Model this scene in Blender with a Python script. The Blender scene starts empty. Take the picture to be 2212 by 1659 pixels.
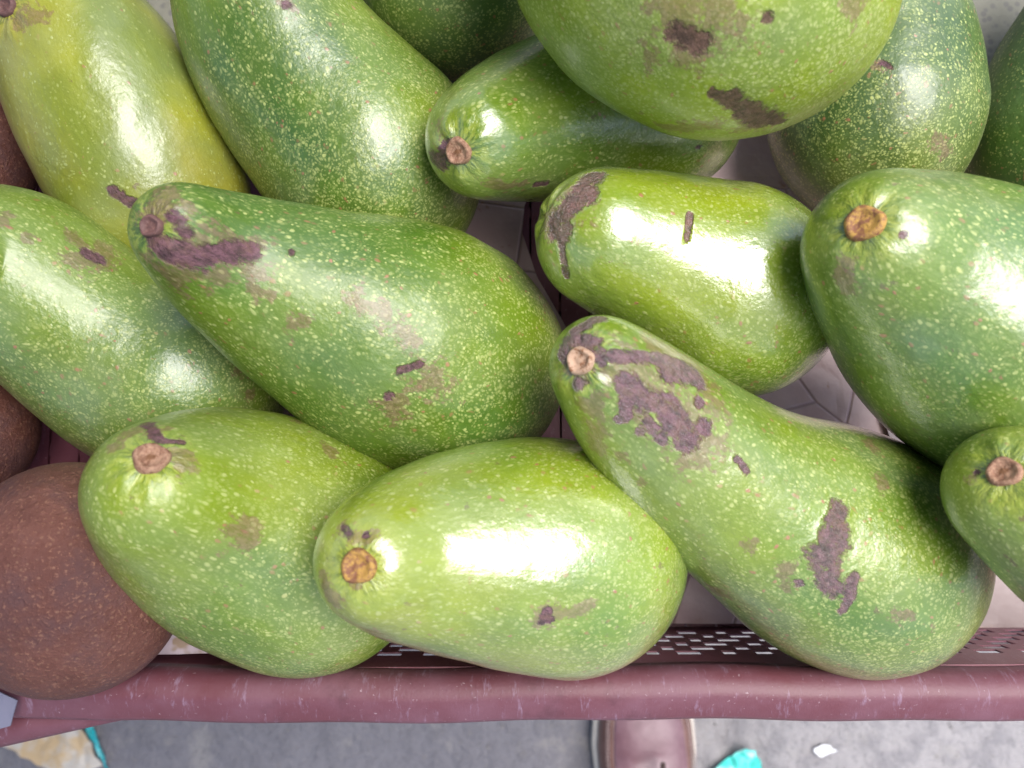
import bpy, bmesh, math, random
import numpy as np
from mathutils import Vector, Matrix, noise
from mathutils.bvhtree import BVHTree
random.seed(4); rng = np.random.default_rng(4)
sc = bpy.context.scene
C = sc.collection

# ------------------------------------------------------------ camera, sky, sun, exposure
H = 0.90; TILT = math.radians(6.5); F = 1728.0; CX, CY = 1106.0, 829.5      # F, CX, CY in a 2212 px wide frame
cam_d = bpy.data.cameras.new('camera'); cam = bpy.data.objects.new('camera', cam_d); C.objects.link(cam)
cam.location = (0, 0, H); cam.rotation_euler = (TILT, 0, 0)
cam_d.sensor_width = 36; cam_d.lens = 36 * F / 2212; cam_d.clip_start = 0.01; cam_d.clip_end = 500
cam_d.dof.use_dof = True; cam_d.dof.focus_distance = 0.275; cam_d.dof.aperture_fstop = 13.0
sc.camera = cam
SUN_DIR = Vector((0.25, 0.10, 1.0)).normalized()
w = bpy.data.worlds.new("World"); sc.world = w; w.use_nodes = True
nt = w.node_tree; bg = nt.nodes['Background']; sky = nt.nodes.new('ShaderNodeTexSky')
sky.sky_type = 'NISHITA'; sky.sun_disc = False
sky.sun_elevation = math.asin(SUN_DIR.z); sky.sun_rotation = math.atan2(SUN_DIR.x, SUN_DIR.y)
sky.air_density = 1.0; sky.dust_density = 3.0; sky.ozone_density = 1.5
nt.links.new(sky.outputs[0], bg.inputs[0]); bg.inputs[1].default_value = 0.052
sd = bpy.data.lights.new('sun', 'SUN'); sd.energy = 1.5; sd.angle = math.radians(47); sd.color = (1, .985, .98)
so = bpy.data.objects.new('sun', sd); C.objects.link(so)
so.rotation_euler = SUN_DIR.to_track_quat('Z', 'Y').to_euler()
sc.view_settings.view_transform = 'Standard'; sc.view_settings.look = 'None'
sc.view_settings.exposure = 1.93; sc.view_settings.gamma = 1.0

# ------------------------------------------------------------ helpers
_S, _C = math.sin(TILT), math.cos(TILT)
def depth(px, py, z):
    return (z - H) / ((-(py - CY) / F) * _S - _C)
def P(px, py, z):                                   # the point of height z seen at a place in the photograph
    d = depth(px, py, z); return Vector(((px - CX) / F * d, (-(py - CY) / F * _C + _S) * d, z))
def tag(o, label=None, cat=None, group=None, kind=None):
    for k, v in (('label', label), ('category', cat), ('group', group), ('kind', kind)):
        if v: o[k] = v
    return o
def empty(name, loc, rot=None):
    o = bpy.data.objects.new(name, None); C.objects.link(o); o.location = loc
    o.empty_display_size = .02
    if rot is not None: o.rotation_mode = 'QUATERNION'; o.rotation_quaternion = rot
    return o
def mesh_obj(name, verts, faces, m, parent=None, smooth=True, loc=None):
    me = bpy.data.meshes.new(name); me.from_pydata([tuple(v) for v in verts], [], [tuple(f) for f in faces]); me.update()
    if smooth: me.polygons.foreach_set('use_smooth', [True] * len(me.polygons))
    if m: me.materials.append(m)
    o = bpy.data.objects.new(name, me); C.objects.link(o)
    if parent: o.parent = parent
    if loc is not None: o.location = loc
    return o
def attr(me, name, vals, vec=False):
    a = me.attributes.new(name, 'FLOAT_VECTOR' if vec else 'FLOAT', 'POINT')
    a.data.foreach_set('vector' if vec else 'value', np.asarray(vals, dtype=np.float32).ravel())
def grid_faces(n, m, wrap=False):
    f = []
    for i in range(n - 1):
        for j in range(m if wrap else m - 1):
            k = (j + 1) % m; f.append((i * m + j, i * m + k, (i + 1) * m + k, (i + 1) * m + j))
    return f

class MatB:                                          # small node-building helper
    def __init__(s, name):
        s.m = bpy.data.materials.new(name); s.m.use_nodes = True; s.nt = s.m.node_tree
        s.b = s.nt.nodes['Principled BSDF']
    def n(s, t, **kw):
        nd = s.nt.nodes.new('ShaderNode' + t)
        for k, v in kw.items(): setattr(nd, k, v)
        return nd
    def put(s, sock, v):
        if hasattr(v, 'is_output'): s.nt.links.new(v, sock)
        else:
            if isinstance(v, tuple) and len(v) == 3 and len(getattr(sock, 'default_value', ())) == 4: v = v + (1,)
            sock.default_value = v
    def math(s, op, a, b=0.0, c=0.0, clamp=False):
        nd = s.n('Math', operation=op, use_clamp=clamp)
        s.put(nd.inputs[0], a); s.put(nd.inputs[1], b); s.put(nd.inputs[2], c); return nd.outputs[0]
    def attr(s, name, vec=False):
        nd = s.n('Attribute', attribute_name=name); return nd.outputs['Vector' if vec else 'Fac']
    def noise(s, vec, scale, detail=3, rough=.55, dist=0):
        nd = s.n('TexNoise'); s.put(nd.inputs['Vector'], vec); nd.inputs['Scale'].default_value = scale
        nd.inputs['Detail'].default_value = detail; nd.inputs['Roughness'].default_value = rough; nd.inputs['Distortion'].default_value = dist
        return nd.outputs['Fac']
    def vor(s, vec, scale, out='Distance', rnd=1.0, feature='F1'):
        nd = s.n('TexVoronoi', feature=feature); s.put(nd.inputs['Vector'], vec); nd.inputs['Scale'].default_value = scale
        nd.inputs['Randomness'].default_value = rnd; return nd.outputs[out]
    def step(s, v, lo, hi, o0=0.0, o1=1.0):
        nd = s.n('MapRange', interpolation_type='SMOOTHSTEP'); s.put(nd.inputs[0], v)
        for i, x in enumerate((lo, hi, o0, o1)): s.put(nd.inputs[i + 1], x)
        return nd.outputs[0]
    def mix(s, fac, a, b, mode='MIX'):
        nd = s.n('Mix', data_type='RGBA', blend_type=mode); s.put(nd.inputs[0], fac); s.put(nd.inputs[6], a); s.put(nd.inputs[7], b)
        return nd.outputs[2]
    def vadd(s, a, b):
        nd = s.n('VectorMath', operation='ADD'); s.put(nd.inputs[0], a); s.put(nd.inputs[1], b); return nd.outputs[0]
    def vscale(s, a, xyz):
        nd = s.n('VectorMath', operation='MULTIPLY'); s.put(nd.inputs[0], a); nd.inputs[1].default_value = xyz; return nd.outputs[0]
    def sep(s, v):
        nd = s.n('SeparateXYZ'); s.put(nd.inputs[0], v); return nd.outputs
    def obj(s): return s.n('TexCoord').outputs['Object']
    def bump(s, h, strength=.3, dist=.001, prev=None):
        nd = s.n('Bump'); s.put(nd.inputs['Strength'], strength); nd.inputs['Distance'].default_value = dist
        s.put(nd.inputs['Height'], h)
        if prev: s.put(nd.inputs['Normal'], prev)
        return nd.outputs[0]
    def out(s, col=None, rough=None, normal=None, **kw):
        if col is not None: s.put(s.b.inputs['Base Color'], col)
        if rough is not None: s.put(s.b.inputs['Roughness'], rough)
        if normal is not None: s.put(s.b.inputs['Normal'], normal)
        for k, v in kw.items(): s.put(s.b.inputs[k.replace('_', ' ')], v)
        return s.m

# ------------------------------------------------------------ avocado skin
def skin_material(green, lime, yellow, gloss=.5, wet=0, spots=.5, rough=.3, seed=0.0, bloom=.15, fine=1.0, spotcol=(.52, .56, .19), scabcol=(.085, .038, .052)):
    B = MatB('avocado_skin')
    co = B.vadd(B.attr('skinco', True), (seed * 1.37, seed * .71, seed * 2.3))
    al = B.attr('along'); sd_ = B.attr('stemd'); sv = B.attr('stemv', True)
    big = B.noise(co, 22, 3, .5); mid = B.noise(co, 75, 4, .6)
    col = B.mix(B.step(big, .38, .64), green, lime)
    col = B.mix(B.math('MULTIPLY', B.step(B.noise(B.vadd(co, (3, 1, 7)), 17, 2), .42, .72), yellow[1]), col, yellow[0])
    col = B.mix(B.math('MULTIPLY', B.step(mid, .35, .75), .25), col, (green[0] * .62, green[1] * .6, green[2] * .5))
    # lengthwise streaks in the flesh tone
    stre = B.noise(B.vscale(co, (.28, 1, 1)), 130, 4, .6)
    col = B.mix(B.math('MULTIPLY', B.step(stre, .45, .85), .22), col, tuple(min(1, c * 1.5) for c in lime))
    # lenticels: small pale dashes, large and sparse towards the neck, fine and dense towards the far end
    wob = B.n('TexNoise'); B.put(wob.inputs['Vector'], co); wob.inputs['Scale'].default_value = 160; wob.inputs['Detail'].default_value = 1
    cow = B.vadd(co, B.vscale(wob.outputs['Color'], (.0035, .0035, .0035)))
    def dots(vec, scale, rad, keep):
        nd = B.n('TexVoronoi'); B.put(nd.inputs['Vector'], vec); nd.inputs['Scale'].default_value = scale
        sp = B.sep(nd.outputs['Color'])
        r = B.math('MULTIPLY', B.math('ADD', B.math('MULTIPLY', sp[1], .9), .45), rad)
        d = B.math('MULTIPLY', B.step(B.math('DIVIDE', nd.outputs['Distance'], r), .50, 1.25, 1, 0), B.math('ADD', .35, B.math('MULTIPLY', sp[2], .65)))
        return B.math('MULTIPLY', d, B.step(sp[0], B.math('SUBTRACT', 1.0, keep), B.math('SUBTRACT', 1.04, keep))), sp
    patch = B.step(B.noise(co, 48, 2), .34, .62, .6, 1.5)
    d1, sp1 = dots(cow, 740, .38, B.math('MULTIPLY', patch, spots))
    d2, sp2 = dots(B.vadd(cow, (5, 5, 5)), 1080 * fine, .47, B.math('MULTIPLY', patch, min(1, spots * 1.6)))
    m2 = B.step(al, .25, .8, .35, 1)
    dot = B.math('MAXIMUM', B.math('MULTIPLY', d1, .9), B.math('MULTIPLY', B.math('MULTIPLY', d2, m2), .75))
    nearstem = B.step(sd_, .004, .014)
    dot = B.math('MULTIPLY', dot, nearstem)
    dcol = B.mix(B.step(sp1[1], .95, .97), spotcol, (.42, .17, .09))
    col = B.mix(dot, col, dcol)
    # pucker round the stem: radial streaks
    rad = B.noise(sv, 5.5, 3, .6)
    ring = B.math('MULTIPLY', B.step(sd_, .006, .016, 1, 0), B.step(rad, .40, .62))
    col = B.mix(B.math('MULTIPLY', ring, .45), col, tuple(min(1, c * 1.2 + .06) for c in yellow[0]))
    ring2 = B.math('MULTIPLY', B.step(sd_, .004, .009, 1, 0), B.step(rad, .52, .38, 0, 1))
    col = B.mix(B.math('MULTIPLY', ring2, .6), col, (.06, .085, .02))
    # dull waxy bloom
    blm = B.math('MULTIPLY', B.step(B.noise(B.vadd(co, (9, 2, 4)), 30, 4, .6), .42, .72), bloom)
    col = B.mix(blm, col, (.30, .36, .26))
    # small random scuffs
    sn = B.noise(B.vadd(co, (1, 8, 3)), 115, 5, .7)
    col = B.mix(B.math('MULTIPLY', B.step(sn, .665, .70), .6), col, (.17, .10, .055))
    # rusty stains and dark scabs where the fruit has them
    nz = B.noise(co, 210, 5, .7); nz2 = B.noise(co, 620, 4, .7)
    nn = B.math('ADD', B.math('MULTIPLY', B.math('SUBTRACT', nz, .5), 1.9), B.math('MULTIPLY', B.math('SUBTRACT', nz2, .5), .9))
    ru = B.step(B.math('ADD', B.attr('rust'), B.math('MULTIPLY', nn, 1.5)), .36, .66)
    ru = B.math('MULTIPLY', ru, B.step(B.attr('rust'), .02, .2))
    col = B.mix(B.math('MULTIPLY', ru, .55), col, B.mix(B.step(nz2, .4, .6), (.15, .07, .035), (.26, .12, .10)))
    sb = B.math('MULTIPLY', B.step(B.math('ADD', B.attr('scab'), B.math('MULTIPLY', nn, .62)), .26, .54), B.step(B.attr('scab'), .02, .12))
    sb = B.math('MULTIPLY', sb, B.math('MAXIMUM', B.step(B.math('ADD', B.noise(co, 300, 4, .7), B.math('MULTIPLY', B.attr('scab'), .18)), .40, .56, .25, 1), 0))
    scol = B.mix(B.step(nz2, .36, .64), scabcol, tuple(c * 2.3 for c in scabcol)); scol = B.mix(B.math('MULTIPLY', B.step(B.noise(co, 240, 4, .7), .46, .66), .45), scol, (.20, .105, .075)); scol = B.mix(B.math('MULTIPLY', B.step(B.noise(B.vadd(co, (4, 4, 4)), 330, 3), .52, .70), .6), scol, (.035, .018, .022))
    col = B.mix(B.math('MULTIPLY', sb, .93), col, scol)
    # relief
    nbc = B.bump(B.noise(co, 110, 2, .5), .4, .0014); nbc = B.bump(B.noise(co, 380, 4, .6), .35, .0007, nbc); h1 = B.noise(co, 260, 3, .6); h2 = B.noise(co, 900, 3, .6)
    nb = B.bump(h1, .5, .0009); nb = B.bump(h2, .3, .0003, nb)
    nb = B.bump(B.math('MULTIPLY', dot, -1), .35, .0002, nb)
    nb = B.bump(B.math('MULTIPLY', B.step(sd_, .004, .018, 1, 0), rad), .6, .0014, nb)
    sbh = B.math('MULTIPLY', sb, B.math('ADD', .6, nz2)); scn = B.math('MULTIPLY', sb, B.noise(co, 560 if wet else 700, 4, .75)); nb = B.bump(scn, .8, .0010, nb)
    if wet: nbc = B.bump(scn, 1.0, .0022, nbc)
    rg = B.math('ADD', B.step(B.noise(co, 60, 3), .35, .7, rough + .10 - .12 * gloss, rough + .24 - .14 * gloss), B.math('MULTIPLY', sb, .05))
    col = B.mix(1.0, col, (1.0, 1.02, .95), 'MULTIPLY')
    return B.out(col, rg, nb, Specular_IOR_Level=B.math('MULTIPLY', B.math('SUBTRACT', 1.0, B.math('MULTIPLY', sb, .65)), .55 + .35 * gloss), Coat_Weight=B.math('MULTIPLY', B.math('SUBTRACT', 1.0, B.math('MULTIPLY', sb, .6 - 1.1 * wet)), gloss), Coat_IOR=1.42 + .42 * gloss, Coat_Roughness=.16, Coat_Normal=nbc)

B = MatB('cork_stem'); oc = B.obj()
r_ = B.n('VectorMath', operation='LENGTH'); B.put(r_.inputs[0], B.vscale(oc, (1, 1, 0)))
nz = B.noise(oc, 700, 5, .7)
col = B.mix(B.step(nz, .35, .65), (.22, .10, .055), (.46, .27, .17))
col = B.mix(B.math('MULTIPLY', B.step(B.math('ADD', B.math('MULTIPLY', r_.outputs['Value'], 260), B.math('MULTIPLY', nz, .9)), .55, .95, 1, 0), .8), col, (.20, .085, .03))
stem_mat = B.out(col, .62, B.bump(nz, .8, .0006))
B = MatB('pale_cork_stem'); oc = B.obj(); nz = B.noise(oc, 600, 5, .7)
col = B.mix(B.step(nz, .52, .62), (.55, .36, .24), (.28, .13, .06))
stem_pale = B.out(col, .6, B.bump(nz, .7, .0005))
B = MatB('golden_cork_stem'); oc = B.obj(); nz = B.noise(oc, 520, 5, .7)
col = B.mix(B.step(nz, .42, .60), (.24, .10, .05), (.52, .30, .07))
stem_gold = B.out(col, .6, B.bump(nz, .8, .0006))
B = MatB('dark_stem_scar'); nz = B.noise(B.obj(), 600, 4, .7)
stem_dark = B.out(B.mix(nz, (.09, .045, .04), (.26, .13, .11)), .6, B.bump(nz, .8, .0006))

def spine(circles, z0, z1, n=150):
    c = np.array(circles, float); k = len(c); u = np.arange(k) / (k - 1)
    pts = []
    for (px, py, r), t in zip(c, u):
        z = z1 + (z0 - z1) * (1 - t) ** 1.5; p = P(px, py, z); ct = 1 / math.sqrt(1 + ((px - CX) ** 2 + (py - CY) ** 2) / F ** 2); pts.append((*p, r * depth(px, py, z) / F * (5 + ct) / 6))
    p = np.array(pts); q = np.vstack([2 * p[0] - p[1], p, 2 * p[-1] - p[-2]])
    out = []
    for t in np.linspace(0, k - 1, n):
        i = min(int(t), k - 2); f = t - i; a, b, c_, d = q[i], q[i + 1], q[i + 2], q[i + 3]
        out.append(.5 * (2 * b + (c_ - a) * f + (2 * a - 5 * b + 4 * c_ - d) * f * f + (3 * b - a - 3 * c_ + d) * f ** 3))
    o = np.array(out)
    for _ in range(260): o[1:-1] = .25 * o[:-2] + .5 * o[1:-1] + .25 * o[2:]
    return o

def body_mesh(o, NT=144, cap=26, wob=.018, seed=0):
    """a body of changing girth swept along a curved axis; returns vertices, axis share, axis metres, ring angle"""
    p, r = o[:, :3], o[:, 3]; ds = np.linalg.norm(np.diff(p, axis=0), axis=1); s = np.concatenate([[0], np.cumsum(ds)])
    T = np.gradient(p, s, axis=0); T /= np.linalg.norm(T, axis=1)[:, None]
    dr = np.clip(np.gradient(r, s), -.9, .9)
    up = np.array([0, 0, 1.0]); N = up - (T @ up)[:, None] * T; N /= np.linalg.norm(N, axis=1)[:, None]; Bn = np.cross(T, N)
    rows = []                                       # centre index, cos part along T, sin part, s
    a0 = math.acos(dr[0]); a1 = math.acos(-dr[-1])
    for a in np.linspace(.004, a0, cap)[:-1]: rows.append((0, -math.cos(a), math.sin(a)))
    for i in range(len(p)): rows.append((i, -dr[i], math.sqrt(1 - dr[i] ** 2)))
    for a in np.linspace(a1, .004, cap)[1:]: rows.append((-1, math.cos(a), math.sin(a)))
    th = np.linspace(0, 2 * math.pi, NT, endpoint=False)
    V = []
    for i, ct, st in rows:
        radial = np.cos(th)[:, None] * N[i] + np.sin(th)[:, None] * Bn[i]
        V.append(p[i] + r[i] * (ct * T[i] + st * radial))
    V = np.array(V)
    for _ in range(45): V[1:-1] = .25 * V[:-2] + .5 * V[1:-1] + .25 * V[2:]
    mid = V.mean(axis=1)
    sm = np.concatenate([[0], np.cumsum(np.linalg.norm(np.diff(V[:, 0], axis=0), axis=1))])
    # gentle irregular swelling, so that no two fruits are lathe-turned
    g = np.random.default_rng(seed + 11); n = V - mid[:, None]; rad = np.linalg.norm(n, axis=2) + 1e-6
    X = V.reshape(-1, 3); disp = np.zeros(len(X))
    for _ in range(7):
        k = g.normal(size=3); k *= g.uniform(35, 105) / np.linalg.norm(k); disp += np.sin(X @ k + g.uniform(0, 6.3)) / 7 ** .5
    for _ in range(8):
        k = g.normal(size=3); k *= g.uniform(180, 420) / np.linalg.norm(k); disp += .24 * np.sin(X @ k + g.uniform(0, 6.3)) / 8 ** .5
    V = V + (disp.reshape(V.shape[:2]) * wob)[..., None] * n
    al = np.repeat(sm / sm[-1], NT); sl = np.repeat(sm, NT)
    verts = V.reshape(-1, 3); nr = len(rows); faces = grid_faces(nr, NT, True)
    faces = [f[::-1] for f in faces]
    a = len(verts); verts = np.vstack([verts, V[0].mean(0), V[-1].mean(0)])
    faces += [(j, (j + 1) % NT, a) for j in range(NT)] + [((nr - 1) * NT + (j + 1) % NT, (nr - 1) * NT + j, a + 1) for j in range(NT)]
    al = np.append(al, [0, 1]); sl = np.append(sl, [0, sm[-1]])
    return verts, faces, al, sl, p, T

def hit(bvh, px, py):
    o = Vector((0, 0, H)); d = (P(px, py, .3) - o).normalized(); loc, n, i, _ = bvh.ray_cast(o, d)
    return (loc, n) if loc else (None, None)
def fix_normal(n, loc):
    return n if n.dot(Vector((0, 0, H)) - loc) > 0 else -n

def field(X, bvh, marks):
    f = np.zeros(len(X))
    for m in marks:
        pts = [hit(bvh, m[i], m[i + 1])[0] for i in range(0, len(m) - 1, 2)]; pts = [np.array(q) for q in pts if q is not None]
        if not pts: continue
        rw = m[-1] * .27 / F * 1.5
        if len(pts) == 1: pts = pts * 2
        for a, b in zip(pts[:-1], pts[1:]):
            ab = b - a; L = ab @ ab; t = np.clip(((X - a) @ ab) / L, 0, 1) if L > 0 else np.zeros(len(X))
            d = np.linalg.norm(X - (a + t[:, None] * ab), axis=1); f = np.maximum(f, 1 - d / rw)
    return np.clip(f, 0, 1)

AVOCADO_GROUP = 'avocados heaped in the crate'
def avocado(key, circles, z0, z1, mat, label, stem=None, stem_mat_=None, stem_r=.0042, scabs=(), rusts=(), seed=0, wob=.016, raised=0):
    o = spine(circles, z0, z1); V, Fc, al, sl, p, T = body_mesh(o, seed=seed, wob=wob)
    bvh = BVHTree.FromPolygons([Vector(v) for v in V], Fc)
    n0 = len(V)
    spos = None
    if stem: spos, sn = hit(bvh, *stem); stem_r *= .85
    if spos is None:
        q = V[al <= 0][0]; spos = Vector(q); sn = -Vector(T[0])
    else: sn = fix_normal(sn, spos)
    d = V - np.array(spos); dist = np.linalg.norm(d, axis=1)
    # dimple and folds round the stem
    tz = np.array(sn); tx = np.cross(tz, (.3, .5, .1)); tx /= np.linalg.norm(tx); ty = np.cross(tz, tx)
    ang = np.arctan2(d @ ty, d @ tx)
    g = np.random.default_rng(seed + 5)
    pl = .0005 * (np.exp(-(dist / .0125) ** 2) - 2.4 * np.exp(-(dist / .006) ** 2))
    folds = sum(g.uniform(.3, 1) * np.sin(k * ang + g.uniform(0, 6)) for k in (3, 5, 7, 8)) * .00028 * np.exp(-((dist - .0085) / .005) ** 2)
    V = V + (pl + folds)[:, None] * tz
    scab = field(V, bvh, scabs); rust = field(V, bvh, rusts)
    if raised:
        c = o[:, :3]; cen = c[np.clip((al * (len(c) - 1)).astype(int), 0, len(c) - 1)]
        nn = V - cen; nn /= np.linalg.norm(nn, axis=1)[:, None] + 1e-9
        V = V + nn * (np.clip((scab - .25) * 4, 0, 1) * raised)[:, None]
    base = p[len(p) // 2].copy(); axis = Vector(p[-1] - p[0]).normalized()
    base_v = Vector((base[0], base[1], V[:, 2].min()))
    q = Vector((1, 0, 0)).rotation_difference(axis)
    root = empty('avocado', base_v, q)
    R = np.array(q.to_matrix()); L = (V - np.array(base_v)) @ R
    skin = mesh_obj('skin', L, Fc, mat, root)
    me = skin.data
    Ls = L.copy(); Ls[:, 0] *= (.70 + .30 * np.clip(al * 1.25, 0, 1)); attr(me, 'skinco', Ls, True)
    attr(me, 'along', al); attr(me, 'stemd', dist); attr(me, 'scab', scab); attr(me, 'rust', rust)
    attr(me, 'stemv', np.stack([np.cos(ang), np.sin(ang), dist * 55 + seed], 1), True)
    if stem:
        sp = spos - Vector(tz) * .0004
        n = 28; prof = [(1.12, -.0016), (1.14, .0000), (1.05, .0009), (.92, .0014), (.78, .0012), (.62, .0006), (.40, .0003), (.2, .0005)]
        vs = []; g = np.random.default_rng(seed); w1 = g.normal(size=(len(prof), n)) * .00012; e = g.uniform(.86, 1.0); ph = g.uniform(0, 3)
        for i, (rr, zz) in enumerate(prof):
            for j in range(n):
                a = 2 * math.pi * j / n; k = stem_r * rr * (1 + .05 * math.sin(3 * a + ph) + .03 * math.sin(5 * a))
                vs.append((k * math.cos(a), k * math.sin(a) * e, zz + w1[i, j]))
        fs = grid_faces(len(prof), n, True) + [tuple((len(prof) - 1) * n + j for j in range(n))]
        s = mesh_obj('stem', vs, fs, stem_mat_ or stem_mat, root)
        rot = Vector((0, 0, 1)).rotation_difference(Vector(tz))
        Mw = Matrix.Translation(sp) @ rot.to_matrix().to_4x4()
        s.matrix_local = (Matrix.Translation(base_v) @ q.to_matrix().to_4x4()).inverted() @ Mw
    tag(root, label, 'avocado', AVOCADO_GROUP)
    return root

G1 = (.075, .135, .012); G2 = (.15, .235, .010); Y = (.38, .40, .020)          # deep green, grass green, yellow
LIME = (.22, .31, .013); LIME2 = (.27, .36, .014); DEEP = (.040, .090, .014)
sm = lambda **k: skin_material(**k)
avocado('A', [(120,10,142),(210,170,200),(298,330,212),(345,420,195)], 0.614, 0.590,
    sm(green=(.22,.27,.03), lime=(.36,.37,.04), yellow=((.40,.33,.03), .75), spots=.16, rough=.33, gloss=0.55, seed=1, bloom=.2),
    'yellowish ripening avocado at the top left corner with a small purple scar low down', (12, 14), stem_dark, seed=1,
    scabs=[(245,412,268,432,288,440,15)], rusts=[(40,40,90,30,26)])
avocado('B', [(520,-110,150),(558,10,184),(630,145,212),(735,268,226),(820,362,240)], 0.630, 0.595,
    sm(green=(0.056,0.135,0.017), lime=G2, yellow=(Y, .25), spots=.72, rough=.32, gloss=0.50, seed=2),
    'large closely speckled dark green avocado directly right of the yellowish one', seed=2, scabs=[(620,12,12)], rusts=[(625,10,22)])
avocado('C', [(860,-330,150),(900,-240,190),(960,-130,225),(985,-60,235)], 0.610, 0.589,
    sm(green=(.06,.12,.02), lime=(.11,.19,.02), yellow=(Y, .15), spots=.5, rough=.4, gloss=0.20, seed=3),
    'dark avocado end in shade at the top edge, behind the one with pinkish stem', seed=3)
avocado('G', [(1040,304,124),(1130,272,158),(1270,245,186),(1425,240,192)], 0.640, 0.606,
    sm(green=(0.112,0.200,0.011), lime=LIME, yellow=(Y, .5), spots=0.65, rough=.28, gloss=0.90, seed=4),
    'avocado with round pinkish red stem lying beneath the biggest one', (989, 328), stem_mat, .0046, seed=4,
    scabs=[(935,338,955,350,968,318,22),(1508,318,8),(1158,398,1180,396,10)], rusts=[(1055,398,1090,402,1130,395,16),(950,270,18),(960,330,40)])
avocado('H', [(1230,-370,200),(1350,-210,300),(1470,-80,346),(1570,-25,330),(1650,-10,287)], 0.675, 0.675,
    sm(green=(.21,.29,.015), lime=(.33,.41,.02), yellow=(Y, .7), spots=0.80, rough=.32, gloss=0.25, seed=5, scabcol=(.085, .045, .038), fine=.9, bloom=.2),
    'biggest yellow green avocado, cut off by the top edge, long rough brown scab', seed=5,
    scabs=[(1540,203,1580,215,1600,225,13),(1580,215,1625,245,25),(1610,240,1655,262,32),(1650,262,1690,265,12),(1460,75,1510,92,24),(1530,72,10),(1660,38,12)],
    rusts=[(1465,20,1490,80,1550,40,60),(1440,275,1530,270,26),(1600,255,1650,270,44),(1850,10,40),(1400,120,30)], raised=-.0003)
avocado('I', [(1870,-60,140),(1880,60,185),(1888,170,212),(1888,270,226)], 0.600, 0.593,
    sm(green=(.05,.10,.022), lime=(.085,.145,.02), yellow=(Y, .25), spots=.45, rough=.36, gloss=0.40, seed=6, bloom=.25),
    'dusty dark green avocado standing behind the biggest one near the top right', seed=6,
    scabs=[(1905,135,1920,142,9)], rusts=[(1903,140,22),(2020,310,2040,320,26)])
avocado('K', [(2470,-120,140),(2420,60,200),(2370,200,230),(2325,330,228)], 0.605, 0.587,
    sm(green=(.04,.11,.02), lime=(.07,.155,.02), yellow=(Y, .05), spots=.2, rough=.5, gloss=0.15, seed=7),
    'dark avocado at the upper right edge, mostly outside the picture', seed=7)
avocado('J', [(1900,532,165),(1960,580,210),(2040,642,262),(2120,705,302),(2230,770,308)], 0.675, 0.643,
    sm(green=(0.090,0.190,0.014), lime=G2, yellow=(Y, .3), spots=0.75, rough=.40, gloss=0.75, seed=8, bloom=.35),
    'broad avocado on the right with a wide glossy sheen and orange brown stem', (1866, 481), stem_gold, .0056, seed=8,
    scabs=[(1950,508,8)], rusts=[(1822,590,30),(1815,600,1835,620,22)])
avocado('F', [(1300,510,148),(1415,553,178),(1515,602,210),(1592,637,237)], 0.643, 0.620,
    sm(green=(0.134,0.240,0.010), lime=LIME2, yellow=(Y, .45), spots=0.75, rough=.26, wet=.6, gloss=1.00, seed=9, scabcol=(.10, .042, .045)),
    'bright green avocado in the middle with a brown decayed stem end and no stem', None, seed=9,
    scabs=[(1275,380,1262,420,1225,445,30),(1225,445,1200,480,1212,500,27),(1212,505,1216,560,1222,595,10),(1490,465,1488,490,1484,518,8)],
    rusts=[(1230,440,60),(1188,470,40)], raised=-.0004)
avocado('L', [(2187,1060,146),(2280,1112,182),(2380,1170,215)], 0.674, 0.675,
    sm(green=(0.101,0.190,0.011), lime=(0.179,0.270,0.012), yellow=(Y, .4), spots=0.65, rough=.3, gloss=0.50, seed=10),
    'avocado cut off by the right edge, pale ring around its brown stem', (2168, 1018), stem_mat, .0046, seed=10,
    scabs=[(2110,1020,8)], rusts=[(2105,1022,18)])
avocado('M', [(1297,790,114),(1375,873,154),(1500,1000,184),(1640,1095,209),(1750,1150,246),(1832,1188,270),(1862,1202,256)], 0.673, 0.612,
    sm(green=(0.095,0.185,0.014), lime=(0.168,0.260,0.014), yellow=(Y, .35), spots=0.75, rough=.30, wet=1, gloss=0.75, seed=11, bloom=.25),
    'longest avocado, pale disc stem, purple bruised neck and big dark leaf shaped scab', (1252, 779), stem_pale, .0042, seed=11,
    scabs=[(1810,1105,1800,1150,26),(1805,1150,1775,1205,36),(1775,1210,1795,1265,26),(1842,1245,1836,1285,14),(1836,1285,1818,1320,10),(1240,720,1270,702,1292,690,17),
           (1222,765,1232,740,22),(1240,735,1280,745,20),(1285,745,1300,778,15),(1250,830,18),(1320,770,1400,775,1475,790,16),(1350,830,1400,870,26),(1440,880,1480,945,30),(1440,800,1500,815,26),(1520,920,20),(1385,930,14),(1340,905,12),(1470,960,16),(1400,910,1430,950,12),(1350,870,1350,900,12),(1510,870,14),(1590,990,1612,1018,9),(1725,1258,12)],
    rusts=[(1250,780,64),(1280,870,1290,960,30),(1330,800,1400,850,60),(1380,800,1420,880,50),(1460,880,1510,950,70),(1430,770,1520,820,56),(1340,980,20),(1390,1040,16),(1700,1270,16),(1620,1180,20),(1700,1230,20),(1880,960,30),(1900,1040,24),(1550,1280,30),(1950,1330,24)], raised=.0003)
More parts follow.
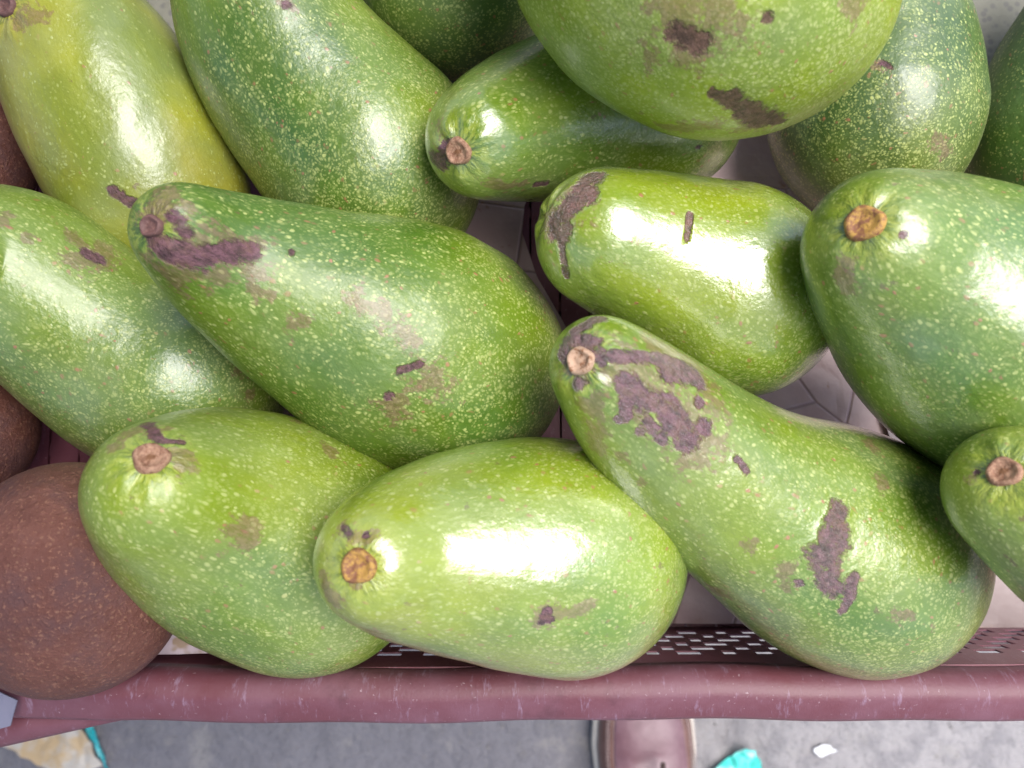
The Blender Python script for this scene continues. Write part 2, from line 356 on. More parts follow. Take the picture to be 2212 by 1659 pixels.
avocado('D', [(390,500,107),(500,568,152),(660,650,205),(820,722,252),(920,762,268),(975,785,258)], 0.673, 0.603,
    sm(green=(0.078,0.165,0.012), lime=(0.157,0.240,0.011), yellow=(Y, .3), spots=.68, rough=.34, gloss=0.28, seed=12),
    'long heavily speckled avocado left of centre with purplish scuffs behind a dark stem end', (325, 488), stem_dark, .0036, seed=12,
    scabs=[(375,470,400,500,18),(355,535,400,555,27),(400,555,440,560,26),(490,545,540,548,24),(440,545,500,540,18),(630,545,9),(330,520,16),(865,800,905,788,10),(838,855,13)],
    rusts=[(360,440,400,600,56),(440,530,540,560,50),(545,625,580,640,20),(470,590,30),(640,700,30),(770,640,900,740,26),(850,880,40),(930,830,50)])
avocado('E', [(-75,566,160),(25,582,194),(170,700,200),(300,790,212),(400,835,222)], 0.635, 0.592,
    sm(green=(.095,.185,.03), lime=(.165,.26,.028), yellow=(Y, .2), spots=0.60, rough=.30, gloss=0.40, seed=13, bloom=.3),
    'avocado at the left edge with rusty blotches, below the yellowish one', seed=13,
    scabs=[(185,545,215,560,15)], rusts=[(10,470,22),(60,515,16),(160,510,180,530,22),(175,560,225,545,40),(200,560,50),(520,790,26),(540,850,20),(210,420,14)])
avocado('O', [(340,1062,158),(440,1102,222),(560,1150,262),(680,1195,263)], 0.670, 0.612,
    sm(green=(0.112,0.200,0.012), lime=(0.213,0.290,0.014), yellow=(Y, .4), spots=0.80, rough=.32, gloss=0.35, seed=14, fine=1.1, bloom=.22),
    'plump avocado beside the brown fruit, with pinkish stem under a dark mark', (326, 988), stem_mat, .0050, seed=14,
    scabs=[(280,912,320,915,15),(320,918,336,945,13),(340,952,395,957,7)], rusts=[(290,935,330,930,28),(395,990,30),(250,962,24),(700,960,720,985,16),(520,1160,40),(640,910,14)])
avocado('N', [(820,1210,143),(900,1195,188),(1050,1190,230),(1180,1195,255),(1240,1205,250)], 0.673, 0.630,
    sm(green=(0.134,0.240,0.011), lime=LIME2, yellow=(Y, .5), spots=0.85, rough=.30, gloss=1.00, seed=15),
    'brightest glossy avocado at the bottom centre, yellow brown stem at its left end', (773, 1224), stem_gold, .0050, seed=15,
    scabs=[(745,1142,755,1155,10),(790,1155,7),(1172,1340,1182,1322,11),(1190,1340,8)], rusts=[(740,1150,790,1160,20),(1170,1338,1195,1320,24),(1220,1325,1275,1308,16),(720,1290,700,1250,22),(770,1268,14)])

# ------------------------------------------------------------ brown rough fruits
B = MatB('rough_brown_skin'); oc = B.obj()
a = B.noise(oc, 60, 4, .6); b = B.noise(oc, 900, 4, .7); v = B.vor(B.vscale(oc, (1, 1, .6)), 430)
col = B.mix(B.step(a, .35, .68), (.13, .044, .030), (.21, .082, .056))
col = B.mix(B.math('MULTIPLY', B.step(B.noise(oc, 30, 4, .7), .42, .62), .75), col, (.075, .034, .038))
col = B.mix(B.math('MULTIPLY', B.step(b, .55, .68), .6), col, (.38, .19, .12))
col = B.mix(B.math('MULTIPLY', B.step(v, .10, .24, 1, 0), .4), col, (.34, .18, .11))
nb = B.bump(b, .9, .0009); nb = B.bump(v, .4, .0006, nb)
brown = B.out(col, B.step(b, .3, .7, .50, .66), nb, Specular_IOR_Level=.45)
def brown_fruit(circles, z0, z1, label, seed):
    o = spine(circles, z0, z1, 60); V, Fc, al, sl, p, T = body_mesh(o, NT=110, cap=34, seed=seed, wob=.015)
    base = Vector((*p[len(p) // 2][:2], V[:, 2].min()))
    ob = mesh_obj('sapote_fruit', V - np.array(base), Fc, brown, loc=base)
    return tag(ob, label, 'brown fruit', 'brown fruits at the left end of the crate')
brown_fruit([(145,1215,225),(165,1270,238)], .640, .632, 'large round rough brown fruit at the bottom left against the crate rim', 31)
brown_fruit([(-90,930,165),(-130,960,165)], .587, .590, 'brown fruit only partly in view at the left edge, above the large one', 32)
brown_fruit([(-62,300,140),(-80,370,140)], .580, .580, 'brown fruit in deep shade at the left edge beneath the yellowish avocado', 33)

# ------------------------------------------------------------ crate
def plastic(name, a, b, sheen, scratch=.5, rough=.38):
    B = MatB(name); oc = B.obj()
    n1 = B.noise(oc, 26, 5, .65); n2 = B.noise(B.vscale(oc, (1, .25, .25)), 420, 4, .7); n3 = B.noise(oc, 1100, 3, .6)
    col = B.mix(B.step(n1, .3, .7), a, b)
    col = B.mix(B.math('MULTIPLY', B.step(n2, .56, .74), scratch), col, sheen)
    col = B.mix(B.math('MULTIPLY', B.step(B.noise(oc, 620, 3), .66, .76), .5), col, (.50, .38, .42)); col = B.mix(B.math('MULTIPLY', B.step(B.noise(oc, 44, 5, .7), .52, .70), .45), col, tuple(c * .45 for c in a))
    return B.out(col, B.step(n1, .3, .75, rough, rough + .16), B.bump(B.math('ADD', n2, n3), .25, .0004), Specular_IOR_Level=.5)
rim_m = plastic('maroon_plastic', (.145, .043, .054), (.195, .085, .112), (.34, .24, .33), rough=.46)
wall_m = plastic('dark_maroon_plastic', (.17, .05, .065), (.22, .075, .10), (.36, .2, .26), .35)
RIM = .622; FL = .540
y_in = P(1106, 1462, RIM).y; y_out = P(1106, 1560, RIM - .006).y; x0 = P(300, 1500, RIM).x; X1 = .42; YB = .40; XL = -.29
crate = empty('crate', (0.05, (y_in + YB) / 2, FL - .01))
tag(crate, 'maroon plastic crate with worn broad rim and slotted sides holding the fruit', 'crate')
off = Vector(crate.location)
def cm(name, vs, fs, m, smooth=False): return mesh_obj(name, [Vector(v) - off for v in vs], fs, m, crate, smooth)
def sweep(path, prof, closed=False):
    """profile (outward, up) carried along a horizontal path of (x, y, outward x, outward y)"""
    vs = []; n = len(prof)
    for x, y, ox, oy, dz in path:
        for u, zz in prof: vs.append((x + ox * u, y + oy * u, RIM + dz + zz))
    fs = [f for f in grid_faces(len(path), n)]
    if closed: fs += [((len(path) - 1) * n + j, (len(path) - 1) * n + j + 1, j + 1, j) for j in range(n - 1)]
    return vs, fs
wd = y_in - y_out
prof = [(-.0010, -.012), (-.0009, -.0075), (-.0003, -.0042), (.0010, -.0018), (.0030, -.0002), (.006, .0006), (wd * .5, .0004), (wd - .006, -.0010), (wd - .002, -.0022), (wd - .0004, -.0045), (wd, -.008), (wd, -.022), (wd - .0025, -.022), (wd - .0025, -.008)]
def path_front():
    pts = []
    for i in range(90):
        t = i / 89; x = x0 + (X1 - .03 - x0) * t
        j = .0006 * math.sin(x * 31) + .0003 * math.sin(x * 97 + 1)
        j += .0022 * max(0, t) ** 1.3; pts.append((x, y_in + j, 0, -1, .0005 * math.sin(x * 23)))
    return pts
def corner(cx, cy, a0, a1, r, n=9):
    return [(cx + r * math.cos(a0 + (a1 - a0) * i / n), cy + r * math.sin(a0 + (a1 - a0) * i / n), math.cos(a0 + (a1 - a0) * i / n), math.sin(a0 + (a1 - a0) * i / n), 0) for i in range(1, n)]
r = .03; pa = math.pi
path = path_front() + corner(X1 - r, y_in + r, -pa / 2, 0, r) + [(X1, y_in + r, 1, 0, 0), (X1, YB - r, 1, 0, 0)] + corner(X1 - r, YB - r, 0, pa / 2, r) \
    + [(X1 - r, YB, 0, 1, 0), (XL + r, YB, 0, 1, 0)] + corner(XL + r, YB - r, pa / 2, pa, r) + [(XL, YB - r, -1, 0, 0), (XL, y_in + .045, -1, 0, 0)] \
    + [(XL, y_in + .036, -.99, -.1, 0), (XL + .006, y_in + .024, -.9, -.4, 0), (XL + .020, y_in + .012, -.6, -.8, 0), (XL + .042, y_in + .004, -.2, -1, 0), (x0 - .012, y_in + .0005, -.03, -1, 0)]
vs, fs = sweep(path, prof, True); rim = cm('rim', vs, fs, rim_m, True)
m_ = rim.modifiers.new('bevel', 'SOLIDIFY'); m_.thickness = .0012; m_.offset = -1
# slotted walls: upper solid band, slotted field, lower band
def slotted_wall(ax, ay, bx, by, z0, z1, name='slotted_wall', rows=6, cell=.0140, slot_h=.0058, th=.0006):
    d = Vector((bx - ax, by - ay, 0)); L = d.length; d.normalize(); nrm = Vector((-d.y, d.x, 0))
    vs, fs = [], []
    def box(u0, u1, v0, v1, sk=0.0):
        k = len(vs)
        for w_ in (0, th):
            for u, v in ((u0, v0), (u1, v0), (u1 + sk, v1), (u0 + sk, v1)):
                p = Vector((ax, ay, 0)) + d * u + nrm * w_; vs.append((p.x, p.y, z0 + v))
        fs.extend([(k, k + 3, k + 2, k + 1), (k + 4, k + 5, k + 6, k + 7), (k, k + 1, k + 5, k + 4), (k + 1, k + 2, k + 6, k + 5), (k + 2, k + 3, k + 7, k + 6), (k + 3, k, k + 4, k + 7)])
    hh = z1 - z0; band = .010; top = .016
    step = (hh - band - top) / rows; box(0, L, 0, band); box(0, L, hh - top, hh)
    for r_ in range(rows):
        v0 = band + r_ * step; v1 = v0 + slot_h
        box(0, L, v1, v0 + step)
        u = (cell / 2 if r_ % 2 else 0) - cell
        while u < L:
            jj = .12 * math.sin(u * 731 + r_ * 5); a_, b_ = max(0, u + cell * jj * .5), min(L, u + cell * (.52 + jj))
            if b_ > a_ + .0005: box(a_, b_, v0, v1)
            u += cell
    return cm(name, vs, fs, wall_m)
wt = RIM - .010
slotted_wall(x0 + .02, y_in, X1 - .02, y_in + .0022, FL, wt)
slotted_wall(X1, y_in + .02, X1, YB - .02, FL, wt); slotted_wall(X1 - .02, YB, XL + .02, YB, FL, wt); slotted_wall(XL, YB - .02, XL, y_in + .045, FL, wt)
def post(pts, name='corner_post'):
    vs, fs = [], []
    for k, (x, y) in enumerate(pts):
        nx, ny = x - off.x, y - off.y; l = math.hypot(nx, ny); nx /= l; ny /= l
        for q, zz in ((0, FL), (0, wt), (.003, wt), (.003, FL)): vs.append((x + nx * q, y + ny * q, zz))
    n = len(pts)
    for i in range(n - 1):
        for j in range(4): fs.append((i * 4 + j, i * 4 + (j + 1) % 4, (i + 1) * 4 + (j + 1) % 4, (i + 1) * 4 + j))
    return cm(name, vs, fs, wall_m)
post([(XL, y_in + .046), (XL, y_in + .036), (XL + .006, y_in + .024), (XL + .020, y_in + .012), (XL + .042, y_in + .004), (x0, y_in + .001), (x0 + .021, y_in)])
post([(x, y) for x, y, *_ in [(X1 - .021, y_in)] + corner(X1 - r, y_in + r, -pa / 2, 0, r) + [(X1, y_in + .031)]])
post([(x, y) for x, y, *_ in [(X1, YB - .031)] + corner(X1 - r, YB - r, 0, pa / 2, r) + [(X1 - .031, YB)]])
post([(x, y) for x, y, *_ in [(XL + .031, YB)] + corner(XL + r, YB - r, pa / 2, pa, r) + [(XL, YB - .031)]])
# floor: lattice of slats, joined crosswise
floor_vs, floor_fs = [], []
def fbox(xa, xb, ya, yb, za, zb):
    k = len(floor_vs); floor_vs.extend([(x, y, z) for z in (za, zb) for x, y in ((xa, ya), (xb, ya), (xb, yb), (xa, yb))])
    floor_fs.extend([(k, k + 3, k + 2, k + 1), (k + 4, k + 5, k + 6, k + 7), (k, k + 1, k + 5, k + 4), (k + 1, k + 2, k + 6, k + 5), (k + 2, k + 3, k + 7, k + 6), (k + 3, k, k + 4, k + 7)])
x = XL + .002
while x < X1: fbox(x, x + .0125, y_in + .0004, YB - .003, FL - .006, FL); x += .0135
y = y_in + .01
while y < YB: fbox(XL + .002, X1 - .002, y, y + .005, FL - .0055, FL - .0008); y += .022
cm('floor_lattice', floor_vs, floor_fs, wall_m)
# flared lower lip at the left end
lip = []
for i in range(14):
    t = i / 13; a_ = P(320 - 400 * t, 1530 + 28 * t, RIM - .012); b_ = P(330 - 400 * t, 1548 + 72 * t - 18 * (1 - t), RIM - .014)
    for (p, dz) in ((a_, -.004), (a_, .0008), (a_.lerp(b_, .3), .002), (a_.lerp(b_, .8), .0015), (b_, -.001), (b_, -.010)): lip.append((p.x, p.y, p.z + dz))
o = cm('flared_lip', lip, grid_faces(14, 6), rim_m, True); m_ = o.modifiers.new('thickness', 'SOLIDIFY'); m_.thickness = .0018; m_.offset = -1

# ------------------------------------------------------------ sheets lying under the fruit
def sheet(name, left, right, z, m, nu=40, nv=40, amp=.003, freq=26, facet=True, seed=0, label='', cat='', thick=.0004, parent=None):
    """a crumpled sheet between two edge lines (lists of world xy)"""
    def at(line, t):
        k = t * (len(line) - 1); i = min(int(k), len(line) - 2); f = k - i
        return (line[i][0] * (1 - f) + line[i + 1][0] * f, line[i][1] * (1 - f) + line[i + 1][1] * f)
    vs = []
    for i in range(nv):
        l, r2 = at(left, i / (nv - 1)), at(right, i / (nv - 1))
        for j in range(nu):
            u = j / (nu - 1); x, y = l[0] * (1 - u) + r2[0] * u, l[1] * (1 - u) + r2[1] * u
            q = Vector((x, y, seed * 3.1)); c = noise.voronoi(q * freq)[0]
            h = (c[1] - c[0]) * amp + noise.noise(q * freq * .6) * amp
            vs.append((x, y, z + h))
    o = mesh_obj(name, vs, grid_faces(nv, nu), m, parent, not facet)
    md = o.modifiers.new('thickness', 'SOLIDIFY'); md.thickness = thick
    if label: tag(o, label, cat)
    return o
B = MatB('mauve_film'); oc = B.obj(); n1 = B.noise(oc, 40, 4, .6)
v = B.vor(oc, 30, 'Distance', feature='DISTANCE_TO_EDGE')
col = B.mix(B.step(n1, .35, .7), (.50, .33, .31), (.60, .43, .40))
col = B.mix(B.math('MULTIPLY', B.step(v, .006, .018, 1, 0), .40), col, (.16, .08, .08))
col = B.mix(B.math('MULTIPLY', B.step(B.noise(oc, 110, 3), .66, .74), .6), col, (.36, .16, .06))
film = B.out(col, .42, B.bump(B.math('ADD', n1, B.step(v, 0, .03)), .4, .002), Specular_IOR_Level=.5)
def W(px, py, z=FL + .004): q = P(px, py, z); return (q.x, q.y)
yf = W(1106, 1372)[1]
sheet('plastic_liner', [W(640, 300), W(640, 500), W(500, 900), W(560, 1000), W(700, 1300)],
      [W(1210, 300), W(1133, 445), W(1128, 505), W(1160, 600), W(1270, 790)], FL + .004, film, 110, 90, .0035, 22, True, 1, 'mauve plastic film lining the crate, its creased edge left of the decayed avocado', 'plastic sheet')
ed = [(1230, 1340), (1330, 1345), (1420, 1362), (1500, 1368), (1552, 1352), (1575, 1330), (1640, 1330)]
sheet('plastic_liner', [W(1300, 250), W(1320, 800), W(1330, 1100), W(1330, 1345)], [W(2000, 250), W(2060, 800), W(2080, 1100), W(1740, 1345)], FL + .004, film, 90, 110, .0030, 20, True, 2, 'second piece of mauve plastic film, seen in the gaps right of centre', 'plastic sheet')
B = MatB('stained_pale_film'); oc = B.obj(); n1 = B.noise(oc, 34, 4, .6)
col = B.mix(B.step(n1, .35, .7), (.50, .42, .46), (.40, .32, .36))
col = B.mix(B.math('MULTIPLY', B.step(B.noise(oc, 75, 3), .60, .68), .75), col, (.26, .17, .07))
pale = B.out(col, .4, B.bump(n1, .4, .002))
B = MatB('shaded_liner_film'); oc = B.obj(); n1 = B.noise(oc, 30, 4, .6)  # darker copy of the liner film, its shade put into the colour
col = B.mix(B.step(n1, .35, .7), (.22, .16, .15), (.30, .23, .22)); col = B.mix(B.math('MULTIPLY', B.step(B.noise(oc, 60, 3), .58, .66), .8), col, (.42, .30, .22))
gb = B.out(col, .4, B.bump(n1, .4, .002))
sheet('plastic_liner', [W(1900, 900), W(1990, 1200), W(1990, 1400)], [W(2420, 900), W(2420, 1200), W(2400, 1400)], FL + .006, gb, 40, 40, .003, 18, True, 4, 'liner film coloured grey brown for shade, in the lower right gap below the cut off avocado', 'plastic sheet')
B = MatB('speckled_grey_paper'); oc = B.obj(); n1 = B.noise(oc, 60, 3, .6)
col = B.mix(n1, (.20, .195, .145), (.28, .27, .21)); v = B.vor(oc, 260); col = B.mix(B.math('MULTIPLY', B.step(v, .25, .5, 1, 0), .55), col, (.13, .12, .12))
gp = B.out(col, .6, B.bump(v, .3, .001))
sheet('speckled_paper', [W(300, -500, FL), W(300, 235, FL)], [W(2600, -500, FL), W(2600, 235, FL)], FL + .0035, gp, 60, 30, .002, 12, False, 5, 'grey speckled paper on the crate floor between dark avocados at the top right', 'paper', )

# ------------------------------------------------------------ ground
B = MatB('worn_concrete'); oc = B.obj(); n1 = B.noise(oc, 3.2, 5, .6); n2 = B.noise(oc, 34, 6, .65); n3 = B.noise(oc, 190, 4, .7); v = B.vor(oc, 150)
right_side = B.step(B.math('ADD', B.sep(oc)[0], B.math('MULTIPLY', B.noise(oc, 14, 4), .12)), .10, .20)  # lighter and rougher towards the right
col = B.mix(right_side, B.mix(n1, (.15, .145, .165), (.21, .20, .215)), B.mix(n1, (.25, .235, .24), (.34, .32, .32)))
col = B.mix(B.math('MULTIPLY', B.step(n2, .42, .62), .45), col, (.12, .115, .13)); col = B.mix(B.math('MULTIPLY', B.step(B.noise(B.vadd(oc, (5, 5, 5)), 16, 6, .7), .54, .66), .45), col, (.30, .28, .26))
col = B.mix(B.math('MULTIPLY', B.step(n3, .62, .72), .5), col, (.44, .41, .38))
col = B.mix(B.math('MULTIPLY', B.step(v, .10, .30, 1, 0), .35), col, (.07, .07, .075))
nb = B.bump(n2, 1.0, .012); nb = B.bump(n3, B.math('ADD', .5, B.math('MULTIPLY', right_side, .4)), .002, nb)
conc = B.out(col, .75, nb)
gv, n = [], 141
ext = 60
for i in range(n):
    for j in range(n):
        fx, fy = (j / (n - 1) * 2 - 1), (i / (n - 1) * 2 - 1)
        x, y = .6 * fx + (ext - .6) * fx ** 7, .6 * fy + (ext - .6) * fy ** 7
        gv.append((x, y - .2, .0025 * noise.noise(Vector((x * 9, y * 9, 0))) + .0012 * noise.noise(Vector((x * 40, y * 40, 3)))))
tag(mesh_obj('ground', gv, grid_faces(n, n), conc), kind='structure', label='worn grey concrete ground under the crate')

# stand under the crate (its top and legs, behind the front rim)
B = MatB('old_wood'); oc = B.obj(); g_ = B.noise(B.vscale(oc, (1, 12, 12)), 9, 5, .6)
wood = B.out(B.mix(g_, (.13, .085, .05), (.26, .18, .11)), .7, B.bump(g_, .4, .002))
def boxv(x0_, x1_, y0_, y1_, z0_, z1_, bev=.003):
    bm = bmesh.new(); bmesh.ops.create_cube(bm, size=1)
    for v_ in bm.verts: v_.co = ((x0_ + x1_) / 2 + v_.co.x * (x1_ - x0_), (y0_ + y1_) / 2 + v_.co.y * (y1_ - y0_), (z0_ + z1_) / 2 + v_.co.z * (z1_ - z0_))
    bmesh.ops.bevel(bm, geom=bm.edges[:], offset=bev, segments=2, affect='EDGES')
    vs_ = [v_.co.copy() for v_ in bm.verts]; fs_ = [[v_.index for v_ in f_.verts] for f_ in bm.faces]; bm.free(); return vs_, fs_
st = empty('wooden_stand', (.06, .16, 0)); tag(st, 'low wooden stand carrying the crate, in its shade', 'stand'); so_ = Vector(st.location)
for i in range(5):
    vs, fs = boxv(XL + .02, X1 - .02, y_in + .004 + i * .126, y_in + .129 + i * .126, FL - .030, FL - .0085)
    mesh_obj('board', [v_ - so_ for v_ in vs], fs, wood, st, False)
for x in (XL + .05, X1 - .09):
    vs, fs = boxv(x, x + .04, y_in + .04, .35, FL - .07, FL - .030); mesh_obj('beam', [v_ - so_ for v_ in vs], fs, wood, st, False)
    for y in (y_in + .05, .30):
        vs, fs = boxv(x, x + .04, y, y + .04, 0.0, FL - .07); mesh_obj('leg', [v_ - so_ for v_ in vs], fs, wood, st, False)

# unseen cloth added overhead, to darken the left of the heap
B = MatB('added_shade_cloth'); n1 = B.noise(B.obj(), 3, 4, .6); aw = B.out(B.mix(n1, (.10, .07, .09), (.16, .11, .13)), .8)
av = [(-2.4 + 2.56 * j / 24, -.9 + 2.8 * i / 24, 2.25 + .03 * math.sin(j * .9) + .02 * math.sin(i * .7 + j * .3) - .006 * j) for i in range(25) for j in range(25)]
bb = Vector((-1.2, .5, 2.2)); o = mesh_obj('added_shade', [Vector(v_) - bb for v_ in av], grid_faces(25, 25), aw, loc=bb)
md = o.modifiers.new('t', 'SOLIDIFY'); md.thickness = .002; tag(o, 'unseen dull purple cloth added above and left to shade the crate', 'added_shade')

# ------------------------------------------------------------ shoe
def leather(name, a, b, rough=.38):
    B = MatB(name); oc = B.obj(); n1 = B.noise(oc, 60, 4, .6); n2 = B.noise(oc, 900, 3, .6)
    return B.out(B.mix(B.step(n1, .3, .7), a, b), rough, B.bump(B.math('ADD', n2, B.math('MULTIPLY', n1, 2)), .3, .0008), Specular_IOR_Level=.55)
vamp_m = leather('mauve_brown_leather', (.17, .085, .10), (.23, .13, .15)); side_m = leather('brown_leather', (.15, .07, .055), (.21, .105, .085)); 
B = MatB('cream_sole'); sole_m = B.out(B.mix(B.noise(B.obj(), 200, 3), (.62, .55, .46), (.74, .68, .60)), .55)
B = MatB('pale_thread'); thread_m = B.out((.46, .36, .34), .7)
B = MatB('dark_lining'); lining_m = B.out((.06, .035, .03), .8)
tl, tr = P(1287, 1580, .03), P(1500, 1580, .03)
sx = (tl.x + tr.x) / 2; sw = (tr.x - tl.x) / 2
ytoe = P(1400, 1420, .03).y; Ls = .29
shoe = empty('shoe', (sx, ytoe - Ls / 2, 0)); tag(shoe, 'brown leather shoe with double pale stitching, its toe under the crate rim', 'shoe'); so_ = Vector(shoe.location)
def halfw(t):                                        # t: 0 toe .. 1 heel
    pts = [(0, .0), (.015, .30), (.05, .55), (.12, .80), (.22, .96), (.32, 1.0), (.45, .93), (.6, .78), (.75, .72), (.88, .70), (.96, .55), (.99, .30), (1, 0)]
    return np.interp(t, [p[0] for p in pts], [p[1] for p in pts]) * sw
def topz(t): return np.interp(t, [0, .03, .1, .25, .4, .55, .62, .8, 1], [.028, .040, .050, .062, .080, .098, .100, .092, .090])
ts = np.concatenate([np.linspace(0.002, .1, 14), np.linspace(.1, .9, 46)[1:], np.linspace(.9, .998, 12)[1:]])
def upper_pt(t, a):                                  # a: -1 left edge .. 1 right edge across the top
    h = topz(t); wv = halfw(t); ang = a * math.pi / 2
    xx = wv * .97 * math.copysign(abs(math.sin(ang)) ** .85, ang); zz = .022 + (h - .022) * math.cos(ang) ** .62
    yy = ytoe - Ls * t
    if .3 < t < .6 and abs(a) < .5: zz += .0036 * math.sin((t * 64) + a * 5 + 1) * math.cos(a * math.pi) * (1 - abs(t - .42) / .18 if abs(t - .42) < .18 else 0)
    return Vector((sx + xx, yy, max(zz, .022)))
AS = np.linspace(-1, 1, 49)
vs = []; fs = []
for t in ts:
    for a_ in AS: vs.append(upper_pt(t, a_) - so_)
m_n = len(AS); allf = grid_faces(len(ts), m_n)
hole = lambda f: all(ts[i // m_n] > .60 and ts[i // m_n] < .93 and abs(AS[i % m_n]) < .62 for i in f)
vf = [f for f in allf if not hole(f)]
cut = .54
vamp = [f for f in vf if all(abs(AS[i % m_n]) <= cut and ts[i // m_n] < .63 for i in f)]; heel = [f for f in vf if all(abs(AS[i % m_n]) <= cut and ts[i // m_n] > .9 for i in f)]; side = [f for f in vf if f not in vamp and f not in heel]
def sub(name, vs_, fs_, m, th):
    used = sorted({i for f in fs_ for i in f}); mp = {u: k for k, u in enumerate(used)}
    o = mesh_obj(name, [vs_[u] for u in used], [[mp[i] for i in f] for f in fs_], m, shoe); md = o.modifiers.new('t', 'SOLIDIFY'); md.thickness = th; md.offset = 1; return o
o = sub('vamp', vs, vamp, vamp_m, .0010); sub('side_panel', vs, side, side_m, .0024); sub('heel_counter', vs, heel, side_m, .0015)
# insole
iv = []; its = np.linspace(.3, .97, 20)
for t in its:
    for s_ in (-1, -.5, 0, .5, 1): iv.append(Vector((sx + s_ * halfw(t) * .85, ytoe - Ls * t, .024)) - so_)
mesh_obj('insole', iv, grid_faces(20, 5), lining_m, shoe)
sv_, zs_ = [], [(.94, 0.0005), (1.03, .003), (1.05, .010), (1.05, .020), (1.045, .0235), (.90, .0238)]
tt = np.concatenate([ts, ts[::-1]]); sg = [1] * len(ts) + [-1] * len(ts)
for k, zz in zs_:
    for t, s_ in zip(tt, sg):
        e = .004 * (k - 1) / .05; yy = ytoe - Ls * t + (e if t < .5 else -e) * (1 if k > 1 else -1 if k < 1 else 0) * .5
        sv_.append(Vector((sx + s_ * (halfw(t) * k + .0005), yy, zz)) - so_)
nn = len(tt); fsx = grid_faces(len(zs_), nn, True) + [tuple(range(nn))[::-1], tuple(range((len(zs_) - 1) * nn, len(zs_) * nn))]
mesh_obj('sole', sv_, fsx, sole_m, shoe)
stv, stf = [], []
def stitch(p, q, r_=.0006):
    d = (q - p).normalized(); s1 = d.cross(Vector((0, 0, 1))).normalized(); s2 = s1.cross(d); k = len(stv)
    for f, e in ((0, .3), (.3, 1), (.7, 1), (1, .3)):
        c_ = p.lerp(q, f)
        for a_ in range(5): stv.append(c_ + (s1 * math.cos(a_ * 1.2566) + s2 * math.sin(a_ * 1.2566)) * r_ * e - so_)
    for i in range(3):
        for j in range(5): stf.append((k + i * 5 + j, k + i * 5 + (j + 1) % 5, k + (i + 1) * 5 + (j + 1) % 5, k + (i + 1) * 5 + j))
for a_ in (-.575, -.62, .575, .62, .84):
    t = .06
    while t < .9:
        lift = Vector((0, 0, .0016)) + Vector((.0018 * a_, 0, 0)); stitch(upper_pt(t, a_) + lift, upper_pt(t + .0085, a_) + lift); t += .0125
tag(mesh_obj('stitching', stv, stf, thread_m, shoe), kind='stuff')
vs, fs = boxv(sx + .004, sx + .009, P(1400, 1700, .1).y, P(1400, 1652, .1).y, .092, .095, .0008); mesh_obj('lace_tag', [v_ - so_ for v_ in vs], fs, lining_m, shoe)

# ------------------------------------------------------------ litter on the ground
B = MatB('tan_wrapper'); oc = B.obj(); n1 = B.noise(oc, 38, 3, .6); 
tan = B.out(B.mix(B.step(n1, .40, .62), (.50, .36, .20), (.50, .46, .40)), .5, B.bump(n1, .4, .003))
B = MatB('teal_plastic'); n1 = B.noise(B.obj(), 90, 3, .6); teal = B.out(B.mix(B.step(n1, .5, .65), (.015, .33, .36), (.10, .52, .56)), .3, B.bump(n1, .5, .003))
B = MatB('mint_plastic'); n1 = B.noise(B.obj(), 90, 3, .6); mint = B.out(B.mix(B.step(n1, .48, .62), (.08, .66, .58), (.40, .86, .80)), .3, B.bump(n1, .6, .003))
B = MatB('white_scrap'); white = B.out((.80, .80, .82), .5)
def poly_sheet(name, quad, m, parent=None, amp=.004, n=26, z=.004, seed=0, curl=.0, jag=0):
    """a crumpled piece between four corners (photo places on the ground)"""
    c = [P(*q, z) for q in quad]; cen = sum(c, Vector()) / 4
    base = Vector((cen.x, cen.y, 0)) if parent is None else Vector(parent.location)
    vs = []
    for i in range(n):
        for j in range(n):
            u, v_ = j / (n - 1), i / (n - 1); p = (c[0].lerp(c[1], u)).lerp(c[3].lerp(c[2], u), v_); q = Vector((p.x * 38, p.y * 38, seed))
            cc = noise.voronoi(q)[0]; h = amp * (cc[1] - cc[0]) + amp * (.5 + noise.noise(q * .7)) + curl * (2 * u - 1) ** 2
            k = jag * noise.noise(q * 3)
            vs.append((p.x + k - base.x, p.y + k * .7 - base.y, z + h))
    o = mesh_obj(name, vs, grid_faces(n, n), m, parent, False, None if parent else base); md = o.modifiers.new('t', 'SOLIDIFY'); md.thickness = .0005
    return o
wr = empty('snack_wrapper', (P(150, 1610, 0).x, P(150, 1610, 0).y, 0)); tag(wr, 'tan wrapper with a teal edge strip on the ground at the lower left', 'wrapper')
poly_sheet('wrapper_sheet', [(-20, 1590), (150, 1480), (225, 1650), (150, 1680)], tan, wr, .007, seed=2, jag=.002)
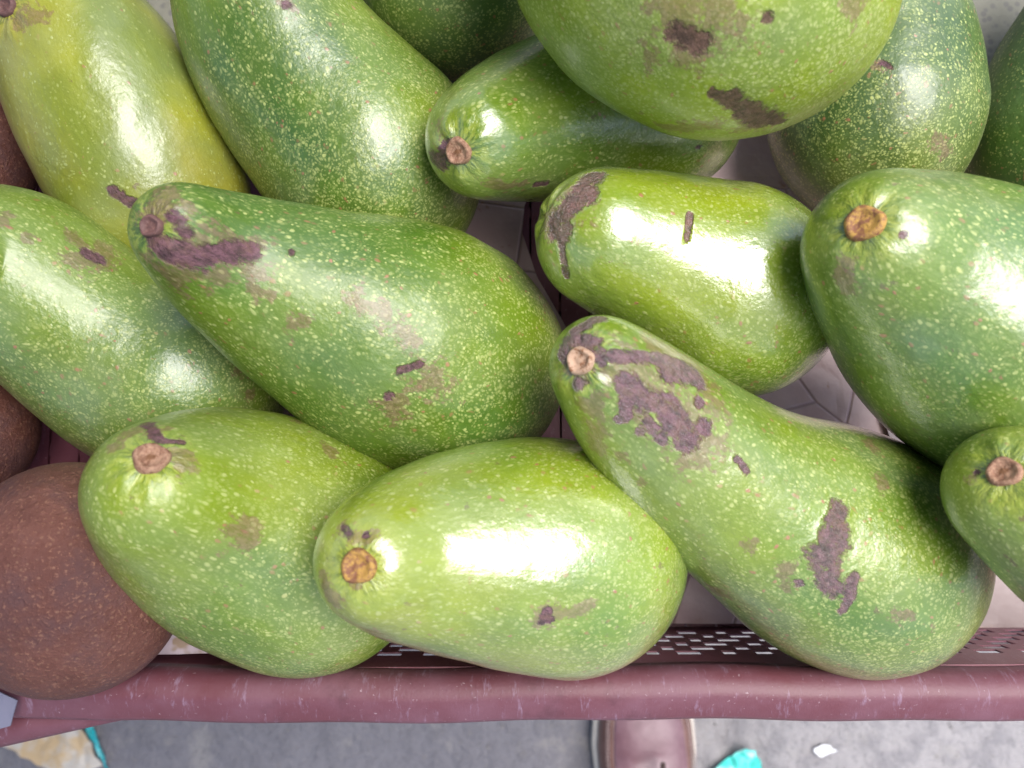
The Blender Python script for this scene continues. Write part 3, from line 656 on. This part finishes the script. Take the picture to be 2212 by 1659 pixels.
poly_sheet('edge_strip', [(140, 1470), (195, 1540), (246, 1690), (221, 1640)], teal, wr, .006, seed=3, z=.006, jag=.002)
tag(poly_sheet('plastic_scrap', [(1515, 1680), (1600, 1608), (1622, 1612), (1650, 1700)], mint, None, .014, seed=5, jag=.003), 'bright mint green crumpled plastic scrap on the concrete right of the shoe', 'plastic scrap')
tag(poly_sheet('paper_scrap', [(1758, 1616), (1776, 1608), (1806, 1622), (1770, 1634)], white, None, .003, n=18, seed=6, jag=.005), 'tiny torn white paper scrap on the concrete near the lower right', 'paper scrap')
tag(poly_sheet('plastic_scrap', [(300, 1310), (560, 1330), (520, 1408), (318, 1411)], pale, None, .002, n=20, z=.600, seed=11), 'pale stained film scrap between the large brown fruit and the plump avocado', 'plastic scrap')
B = MatB('lavender_wrap'); n1 = B.noise(B.obj(), 30, 3); lav = B.out(B.mix(n1, (.17, .17, .24), (.22, .22, .29)), .4, B.bump(n1, .4, .003))
tag(poly_sheet('paper_scrap', [(-70, 1452), (46, 1509), (30, 1564), (-70, 1592)], lav, None, .002, n=14, z=RIM + .0045, seed=8), 'pale lavender paper corner lying on the rim below the large brown fruit', 'paper scrap')
# little stones and grit
gm = MatB('grit'); gcol = gm.mix(gm.noise(gm.obj(), 40, 2), (.10, .095, .10), (.30, .28, .27)); gmat = gm.out(gcol, .8)
bm = bmesh.new()
for i in range(900):
    px = random.uniform(-200, 2400); p = P(px, random.uniform(1400, 1900), 0); s = random.choice((.0005, .0006, .0008, .0010, .0018)) * random.uniform(.8, 1.3)
    mtx = Matrix.Translation(Vector((p.x, p.y, s * .3))) @ Matrix.Rotation(random.uniform(0, 6), 4, 'Z') @ Matrix.Diagonal((s, s * random.uniform(.5, 1), s * .6, 1))
    bmesh.ops.create_icosphere(bm, subdivisions=1, radius=1, matrix=mtx)
me = bpy.data.meshes.new('grit'); bm.to_mesh(me); bm.free(); me.materials.append(gmat); go = bpy.data.objects.new('grit', me); C.objects.link(go)
tag(go, 'fine loose grit scattered over the concrete', kind='stuff')
sc.cycles.max_bounces = 6
